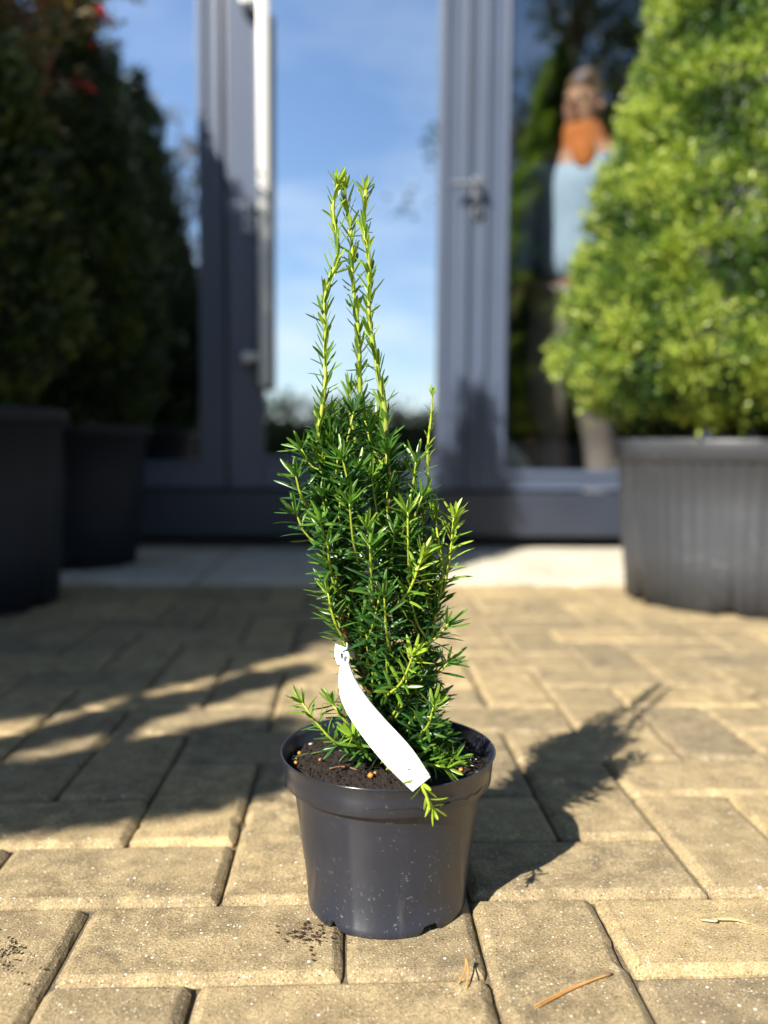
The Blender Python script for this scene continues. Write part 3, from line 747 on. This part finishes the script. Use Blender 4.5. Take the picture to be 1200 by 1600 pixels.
# side shoots that fill the body
ENV = [(600,(492,612)),(640,(490,614)),(680,(480,624)),(720,(464,652)),(760,(455,690)),(800,(452,712)),(850,(462,712)),(900,(478,706)),(950,(492,706)),(1000,(520,706)),(1040,(548,704)),(1080,(572,706)),(1120,(592,712)),(1160,(600,720)),(1200,(612,728))]
ey = [e[0] for e in ENV]; el = [e[1][0] for e in ENV]; er = [e[1][1] for e in ENV]
body = Needles(); bst = MB(); r = R
def side_shoot(b, t, age, young=False, Lr=(.018, .0235), ds=.0019, W=.0026):
    d = t-b; mid = b.lerp(t, .55)+Vector((d.x*.08, d.y*.08, -abs(d.length)*.10))
    P = spline([b, mid, t], 10); L_ = d.length
    bst.tube(P, list(np.linspace(.0013, .0007, 10)), 6, [min(1, max(.3, age*.5+.35+.35*i/9)) for i in range(10)])
    needle_shoot(P, ds, body, Lr, (1.15, .75), max(0, age-.12), age+.16, r, W, flat=.30, s0=.12, curve=.12, tipopen=2.3)
axis = [poly(stems[k]) for k in ('left', 'middle', 'right', 'outer', 'far', 'thin')]
allp = [p for A_ in axis for p in A_[1:24]]
N_SIDE = 158
for k in range(N_SIDE):
    py = 640+ (1190-640)*((k+.5)/N_SIDE)**.92 + r.normal(0, 8)
    lo = np.interp(py, ey, el)+24; hi = np.interp(py, ey, er)-24; cxp = (lo+hi)/2; hw = (hi-lo)/2/2000
    th = r.random()*2*PI; q = math.sqrt(r.uniform(.18, 1.0))
    if math.sin(th) > .3 and r.random() < .35: th = -th
    c = inv(cxp, py, Y=PY); depth = min(hw, .062)
    t = Vector((c.x+hw*q*math.cos(th), PY+depth*q*math.sin(th), c.z))
    t.z = max(t.z, SZ+.008)
    if py > 1020 and t.x < inv(585, py, Y=PY).x and t.y < PY: t.y = PY+abs(t.y-PY)*.8     # leave the white label in view
    # attach to the nearest stem point lying 3-7 cm lower
    tz = max(SZ, t.z-r.uniform(.028, .06))
    b = min(allp, key=lambda p: abs(p.z-tz)*2+ (Vector((p.x, p.y, 0))-Vector((t.x, t.y, 0))).length)
    age = float(np.clip(r.normal(.22, .13)+.14*q, .03, .7))
    if (t-b).length > .085: b = t+(b-t).normalized()*.085
    side_shoot(b, t, age)
# individually placed shoots seen in the photograph
for (x0, y0, d0, x1, y1, d1, age) in [
    (520,845,-2,500,815,-4,.45),(560,880,-3,546,785,-5.0,.45),(585,945,-3,578,852,-5.4,.5),(606,960,-3.5,660,868,-5,.8),(640,905,-3,637,800,-4.6,.6),
    (690,935,-2,709,808,-2.6,.8),(520,900,-2.5,512,850,-4.5,.4),(538,1000,-2,512,925,-3,.6),(600,1090,-2,645,1024,-4.5,.75),(655,1150,-2,678,1102,-4,.6),
    (610,1020,-3,600,930,-5.2,.4),(480,790,-2,462,742,-2.6,.4),(505,740,-2,470,700,-1.5,.45),(495,850,-2,462,800,-2,.4),(650,1010,-3,700,975,-3.5,.45),
    (660,1060,-2,700,1035,-2.5,.35),(560,780,-3,535,715,-3.5,.45),(640,780,-1,650,720,-1.5,.5),(620,840,-3,660,775,-3.6,.45),(625,1150,-1,690,1150,-1.5,.35),
    (630,1175,-2,680,1195,-3,.45),(640,1190,-1,712,1185,-2,.5)]:
    b = inv(x0, y0, Y=PY+d0/100); t = inv(x1, y1, Y=PY+d1/100)
    side_shoot(b, t, age)
# low sprigs on the left of the pot, and the bright tip hanging over the rim
def lowshoot(pp, age, ds=.0022, Lr=(.016, .021), W=.0024):
    P = spline([inv(x, y, Y=PY+d/100) for x, y, d in pp], 10)
    bst.tube(P, list(np.linspace(.0012, .0008, 10)), 6, [.9]*10)
    needle_shoot(P, ds, body, Lr, (1.1, .8), age-.15, age+.2, r, W, flat=.2, s0=.05, curve=.12, tipopen=2.2)
lowshoot([(580,1175,0),(530,1163,-3.4),(500,1136,-4.0),(472,1098,-3.6)], .55)
lowshoot([(575,1175,0),(550,1140,-2),(530,1115,-2.5),(520,1100,-2)], .5)
lowshoot([(580,1185,-1),(560,1165,-4),(549,1150,-5)], .62, .0030)
lowshoot([(590,1170,1),(560,1130,0),(545,1095,1)], .4)
lowshoot([(600,1180,0),(635,1188,-6.2),(652,1216,-9.0),(664,1238,-9.5),(676,1262,-9.6)], .92, .0026, (.012, .017), .0024)
lowshoot([(600,1180,0),(650,1190,-4),(700,1200,-5)], .55, .0026)
bo = bst.build('side_shoots', M['yewstem'], yew, True)
body.build('needles', bo)

# ------------------------------------------------------------------ white label looped round the stem
def label():
    lb = thing('plant_label', 'blank white strip label looped round the yew stem and hanging over the pot', 'label', inv(548, 1040, Y=PY-.03))
    Lft = [(532,1036,-3.3),(529,1062,-4.4),(534,1096,-5.4),(556,1136,-6.6),(598,1190,-8.2),(645,1237,-9.6)]
    Rgt = [(545,1036,-3.0),(556,1062,-4.0),(575,1092,-5.0),(600,1122,-6.2),(642,1168,-7.9),(673,1214,-9.3)]
    A_ = spline([inv(x, y, Y=PY+d/100) for x, y, d in Lft], 40); B_ = spline([inv(x, y, Y=PY+d/100) for x, y, d in Rgt], 40)
    def ribbon(A_, B_, th, name, parent, mt=M['tagm'], bow=.0):
        V = []; F = []; m = 7; n = len(A_)
        for s_ in (0, 1):
            for i in range(n):
                T = (A_[min(i+1, n-1)]-A_[max(i-1, 0)]); W_ = B_[i]-A_[i]; N_ = T.cross(W_).normalized()
                for k in range(m):
                    u = k/(m-1); V.append((A_[i].lerp(B_[i], u)+N_*(bow*math.sin(PI*u)+s_*th))[:])
        o_ = n*m
        for i in range(n-1):
            for k in range(m-1):
                a = i*m+k; F.append((a, a+1, a+m+1, a+m)); F.append((o_+a, o_+a+m, o_+a+m+1, o_+a+1))
        for i in range(n-1):
            for k in (0, m-1): a = i*m+k; q = (a, a+m, o_+a+m, o_+a); F.append(q if k == 0 else q[::-1])
        for k in range(m-1):
            for i in (0, n-1): a = i*m+k; q = (a, o_+a, o_+a+1, a+1); F.append(q if i == 0 else q[::-1])
        return link_mesh(name, V, F, mt, parent, True)
    s = ribbon(A_, B_, .0003, 'strip', lb, bow=.0008)
    # faint printed line: marks too worn to read
    V = []; F = []; k = 0; rr = random.Random(4)
    for i in range(11):
        u = .10+.30*i/11; j = u*39; a = A_[int(j)]; b = B_[int(j)]; a2 = A_[int(j)+1]; b2 = B_[int(j)+1]
        T = (a2-a).normalized(); W_ = (b-a); N_ = W_.cross(a2-a).normalized(); 
        if N_.y > 0: N_ = -N_
        c = a.lerp(b, .58)+N_*.0014
        for q in range(rr.choice((2, 3))):
            o2 = c+T*rr.uniform(-.0005, .0005)+W_.normalized()*rr.uniform(-.0006, .0006); e = (T*rr.uniform(-1, 1)+W_.normalized()*rr.uniform(-1, 1)).normalized()*.0006; g = e.cross(N_).normalized()*.00012
            V += [(o2-e-g)[:], (o2+e-g)[:], (o2+e+g)[:], (o2-e+g)[:]]; F.append((k, k+1, k+2, k+3)); k += 4
    link_mesh('printed_line', V, F, M['ink'], s)
    # head of the strip with its slot, and the loop behind the stem
    H = [(524,1006,-2.2),(523,1024,-2.9),(527,1038,-3.4)]; H2 = [(541,1012,-2.3),(546,1024,-2.9),(545,1040,-3.1)]
    ribbon(spline([inv(x, y, Y=PY+d/100) for x, y, d in H], 12), spline([inv(x, y, Y=PY+d/100) for x, y, d in H2], 12), .0003, 'strap_head', lb)
    c = inv(535, 1025, Y=PY-.0335); mb = MB(); mb.tube([(c.x-.0005, c.y, c.z+.002), (c.x-.0002, c.y-.0003, c.z-.002)], [.0010, .0007], 8); mb.build('slot', M['frame_dark'], lb)
    lp = [(541,1013,-2.2),(556,1022,-.8),(566,1030,.9),(556,1032,1.2),(538,1022,-.2),(526,1012,-1.8)]
    P = spline([inv(x, y, Y=PY+d/100) for x, y, d in lp], 26); h = Vector((0, 0, .0045))
    ribbon([p-h for p in P], [p+h for p in P], .0003, 'loop', lb)
label()

# ------------------------------------------------------------------ small litter
def litter():
    P = [inv(x, y, z=.003) for x, y in ((952,1522),(915,1536),(880,1552),(835,1576))]
    o = thing('pine_needle_pair', 'dry orange pine needle pair lying on a paver at the lower right', 'pine needle', P[3])
    for k in (0, 1):
        Q = [p+Vector((0, .0022*k*min(1, i*.35), .0002*k)) for i, p in enumerate(P)]; mb = MB(); mb.tube(spline(Q, 14), [.00045]+[.00048]*12+[.0002], 6); mb.build('needle', M['pine'], o, True)
    mb = MB(); mb.tube([P[0]+Vector((.0015, .0005, .0002)), P[0], P[0].lerp(P[1], .16)], [.0008, .0012, .0010], 7); mb.build('sheath', M['bark'], o, True)
    o = thing('pine_needle_pair', 'short forked dry pine needle at the paver joint in front of the pot', 'pine needle', inv(728, 1495, z=0))
    for k, pp in enumerate((((728,1497),(727,1515),(716,1537)), ((728,1497),(732,1520),(728,1545)))):
        q = [inv(x, y, z=z_) for (x, y), z_ in zip(pp, (.010, .006, .002))]; mb = MB(); mb.tube(spline(q, 10), [.0009, .0008]+[.0006]*7+[.0003], 6); mb.build('needle', M['pine'], o, True)
    q = [inv(x, y, z=z_) for x, y, z_ in ((1095,1437,.002),(1118,1439,.0035),(1120,1436,.0036),(1150,1437,.003),(1172,1444,.001))]
    mb = MB(); mb.tube(spline(q, 14), [.0007,.0009,.0009,.0010,.0013,.0014,.0011,.0010,.0012,.0010,.0009,.0009,.0007,.0004], 6)
    tag(mb.build('twig', M['straw'], None, True), 'pale short twig stuck to the paver right of the pot', 'twig')
    a = inv(577, 1204, z=SZ+.004); b = inv(603, 1160, Y=PY-.01); c = inv(628, 1118, Y=PY+.01)
    mb = MB(); mb.tube([a, a.lerp(b, .5), b, c], [.0007, .0006, .0005, .0004], 6); tag(mb.build('dry_stalk', M['straw'], None, True), 'thin dry straw stalk standing in the peat behind the white label', 'stalk')
    q = [inv(x, y, z=SZ+.005) for x, y in ((515,1201),(530,1198),(545,1199),(558,1203))]
    mb = MB(); mb.tube(spline(q, 10), [.0007]*9+[.0003], 6); tag(mb.build('root_twig', M['bark'], None, True), 'reddish brown thin twig lying on the peat in the small pot', 'twig')
    # fallen yew needles on the peat
    nn = Needles(); r = np.random.default_rng(3)
    for x, y, ang in ((484,1179,.5),(462,1178,.7),(505,1160,0.1),(573,1201,-.1),(596,1188,0),(742,1204,.1),(705,1212,.4),(690,1180,-.3),(560,1175,1)):
        p = inv(x, y, z=SZ+.005); p.z = soil_h(p.x, p.y)+.002; nn.add(p, Vector((math.cos(ang), math.sin(ang), .05)).normalized(), Vector((0, 0, 1)), .013, .0022, .8, .05)
    nn.build('fallen_needles', soil)
    # spilt peat crumbs beside the pot
    rr = random.Random(12)
    def crumbs(x, y, sx, sy, n, lab):
        mb = MB()
        for _ in range(n):
            p = inv(x+rr.gauss(0, sx)*(1+rr.random()**3*2.2), y+rr.gauss(0, sy)*(1+rr.random()**3*2), z=.001); s = .0003+.0013*rr.random()**2.5
            e = Matrix.Rotation(rr.random()*6, 3, 'Z'); vs = ((1,0,0),(-1,0,0),(0,1,0),(0,-1,0),(0,0,.8),(0,0,-.8))
            mb.add([(p+e@Vector((a*s*rr.uniform(.6,1.8), b*s, c*s*.7)))[:] for a, b, c in vs], [(0,2,4),(2,1,4),(1,3,4),(3,0,4),(2,0,5),(1,2,5),(3,1,5),(0,3,5)])
        tag(mb.build('soil_crumbs', M['dirt']), lab, 'soil', kind='stuff')
    crumbs(482, 1458, 14, 8, 190, 'dark peat crumbs spilt on the paver left of the small pot')
    crumbs(8, 1490, 14, 10, 130, 'brown earth smear on the paver at the left edge')
litter()

# ------------------------------------------------------------------ person seen through the right-hand door pane
def skin(name, joints, links, m, parent, root=0, sub=2):
    me = bpy.data.meshes.new(name); off = parent.location if parent is not None else Vector((0, 0, 0))
    me.from_pydata([tuple(Vector(j[0])-off) for j in joints], links, []); o = bpy.data.objects.new(name, me); COL.objects.link(o); o.parent = parent
    md = o.modifiers.new('skin', 'SKIN'); md.use_smooth_shade = True
    for i, j in enumerate(joints):
        sv = me.skin_vertices[0].data[i]; rr = j[1] if isinstance(j[1], tuple) else (j[1], j[1]); sv.radius = rr; sv.use_root = (i == root)
    sb = o.modifiers.new('sub', 'SUBSURF'); sb.levels = sub; sb.render_levels = sub; me.materials.append(m); return o
def person():
    X, Y, G = .885, 3.30, .14
    P = thing('person', 'person in orange neck scarf, pale blue shirt and grey-brown trousers standing behind the glass', 'person', (X, Y, G))
    sk_ = plain('skin', (.55, .30, .20), .55, 0, .08, 30); fx = -.55; fy = -.83     # facing the terrace, turned to the left
    f_ = Vector((fx, fy, 0)).normalized(); s_ = Vector((-f_.y, f_.x, 0))
    def J(f, s, z): return tuple(Vector((X, Y, G+z*.915))+f_*f+s_*s)
    jt = [(J(0, 0, .95), (.14, .11)), (J(0, 0, 1.12), (.12, .10)), (J(.01, 0, 1.30), (.15, .11)), (J(0, 0, 1.44), (.13, .09)), (J(.01, 0, 1.52), .055), (J(.02, 0, 1.58), .062), (J(.03, 0, 1.66), (.078, .092)), (J(.02, 0, 1.73), (.06, .07))]
    lk = [(i, i+1) for i in range(7)]
    def chain(start, pts):
        k = start
        for p, r_ in pts: jt.append((p, r_)); lk.append((k, len(jt)-1)); k = len(jt)-1
        return k
    hands = []
    for sg in (1, -1):
        bend = .16 if sg > 0 else .02
        chain(0, [(J(0, .09*sg, .88), .085), (J(.04+bend*.4, .10*sg, .50), .055), (J(-.02, .10*sg, .26), .05), (J(-.04, .10*sg, .07), .036), (J(.08, .11*sg, .035), (.04, .03)), (J(.15, .11*sg, .03), (.035, .02))])
        hk = chain(3, [(J(0, .17*sg, 1.42), .06), (J(-.01, .21*sg, 1.16), .042), (J(.10, .20*sg, .94), .03), (J(.13, .20*sg, .90), (.034, .016)), (J(.16, .20*sg, .865), (.036, .014))])
        hands.append((hk, sg))
    for hk, sg in hands:
        h = Vector(jt[hk][0])
        for q in range(4):
            a = h+s_*(.011*(q-1.5)); chain(hk, [(tuple(a+f_*.02+Vector((0, 0, -.02))), .009), (tuple(a+f_*.030+Vector((0, 0, -.045-.004*(1.5-abs(q-1.5))))), .008), (tuple(a+f_*.026+Vector((0, 0, -.068-.004*(1.5-abs(q-1.5))))), .006)])
        a = h-s_*sg*.02+Vector((0, 0, .03)); chain(hk-1, [(tuple(a+f_*.025), .010), (tuple(a+f_*.045+Vector((0, 0, -.025))), .008)])
    b = skin('body', jt, lk, sk_, P)
    # face: nose, eyes, mouth, ears, hair
    mb = MB(); mb.tube([J(.105, 0, 1.675), J(.125, 0, 1.645), J(.112, 0, 1.635)], [.007, .013, .010], 8); mb.build('nose', sk_, P, True)
    for sg in (1, -1):
        mb = MB(); v, f = ball(J(.098, .032*sg, 1.67), .011, 1); mb.add(v, f); mb.build('eye', M['frame_dark'], P, True)
        mb = MB(); v, f = ball(J(.02, .080*sg, 1.65), .015, 2); mb.add(v, f); mb.build('ear', sk_, P, True)
    mb = MB(); mb.tube([J(.103, -.022, 1.608), J(.108, 0, 1.605), J(.103, .022, 1.608)], [.003, .006, .003], 6); mb.build('mouth', plain('lips', (.42, .14, .12), .5), P, True)
    skin('hair', [(J(-.03, 0, 1.60), (.075, .06)), (J(-.03, 0, 1.70), (.088, .085)), (J(.02, 0, 1.765), (.080, .055)), (J(.075, 0, 1.745), (.06, .03))], [(0, 1), (1, 2), (2, 3)], plain('hair', (.20, .12, .07), .7, 0, .3, 60), P)
    sc_ = plain('orange_cloth', (.62, .19, .045), .8, 0, .2, 40)
    skin('scarf', [(J(-.03, 0, 1.42), (.17, .13)), (J(.0, 0, 1.49), (.13, .115)), (J(.02, 0, 1.56), (.092, .092)), (J(.03, 0, 1.60), (.085, .085))], [(0, 1), (1, 2), (2, 3)], sc_, P)
    skin('scarf_end', [(J(.09, .03, 1.50), (.06, .05)), (J(.12, .05, 1.42), (.045, .035)), (J(.12, .06, 1.36), (.035, .025))], [(0, 1), (1, 2)], sc_, P)
    sh_ = plain('pale_blue_cloth', (.42, .55, .72), .8, 0, .12, 20)
    skin('shirt', [(J(0, 0, .90), (.19, .165)), (J(0, 0, 1.12), (.165, .145)), (J(.01, 0, 1.30), (.19, .15)), (J(0, 0, 1.45), (.16, .12)), (J(0, .18, 1.41), .075), (J(-.01, .215, 1.16), .058), (J(.09, .205, .97), .046), (J(0, -.18, 1.41), .075), (J(-.01, -.215, 1.16), .058), (J(.09, -.205, .97), .046)],
         [(0, 1), (1, 2), (2, 3), (3, 4), (4, 5), (5, 6), (3, 7), (7, 8), (8, 9)], sh_, P)
    skin('trousers', [(J(0, 0, 1.06), (.165, .14)), (J(0, .09, .86), (.115, .12)), (J(.08, .10, .50), (.090, .095)), (J(-.02, .10, .26), .068), (J(-.04, .10, .10), .062), (J(0, -.09, .86), (.115, .12)), (J(.05, -.10, .50), (.090, .095)), (J(-.02, -.10, .26), .068), (J(-.04, -.10, .10), .062)],
         [(0, 1), (1, 2), (2, 3), (3, 4), (0, 5), (5, 6), (6, 7), (7, 8)], plain('grey_brown_cloth', (.30, .25, .23), .85, 0, .15, 20), P)
    for sg in (1, -1):
        skin('shoe', [(J(-.07, .10*sg, .05), (.045, .05)), (J(.04, .105*sg, .045), (.05, .045)), (J(.15, .11*sg, .03), (.048, .032))], [(0, 1), (1, 2)], plain('shoe_leather', (.5, .5, .48), .6), P)
person()
def sack():
    o_ = Vector((.63, 3.22, .14)); v = []; f = []; n = 24; k = 14
    for j in range(k+1):
        u = j/k; z = .30*u
        rad = .115*(math.sin(PI*min(1, u*.93+.10))**.55)*(1-.25*u)
        for i in range(n):
            t = 2*PI*i/n; w_ = 1+.16*noise.noise(Vector((math.cos(t)*1.6, math.sin(t)*1.6, u*5)))+.06*math.sin(5*t+u*6)
            v.append((o_.x-.10*u+rad*w_*math.cos(t)*1.15, o_.y+rad*w_*math.sin(t)*.8, o_.z+z))
    f = [(j*n+i, j*n+(i+1) % n, (j+1)*n+(i+1) % n, (j+1)*n+i) for j in range(k) for i in range(n)]+[list(range(n))[::-1], [k*n+i for i in range(n)]]
    tag(link_mesh('sack', v, f, plain('pale_sack_cloth', (.50, .54, .50), .7, 0, .2, 30), None, True), 'pale crumpled sack on the shop floor behind the glass of the lever-handled door', 'sack')
sack()
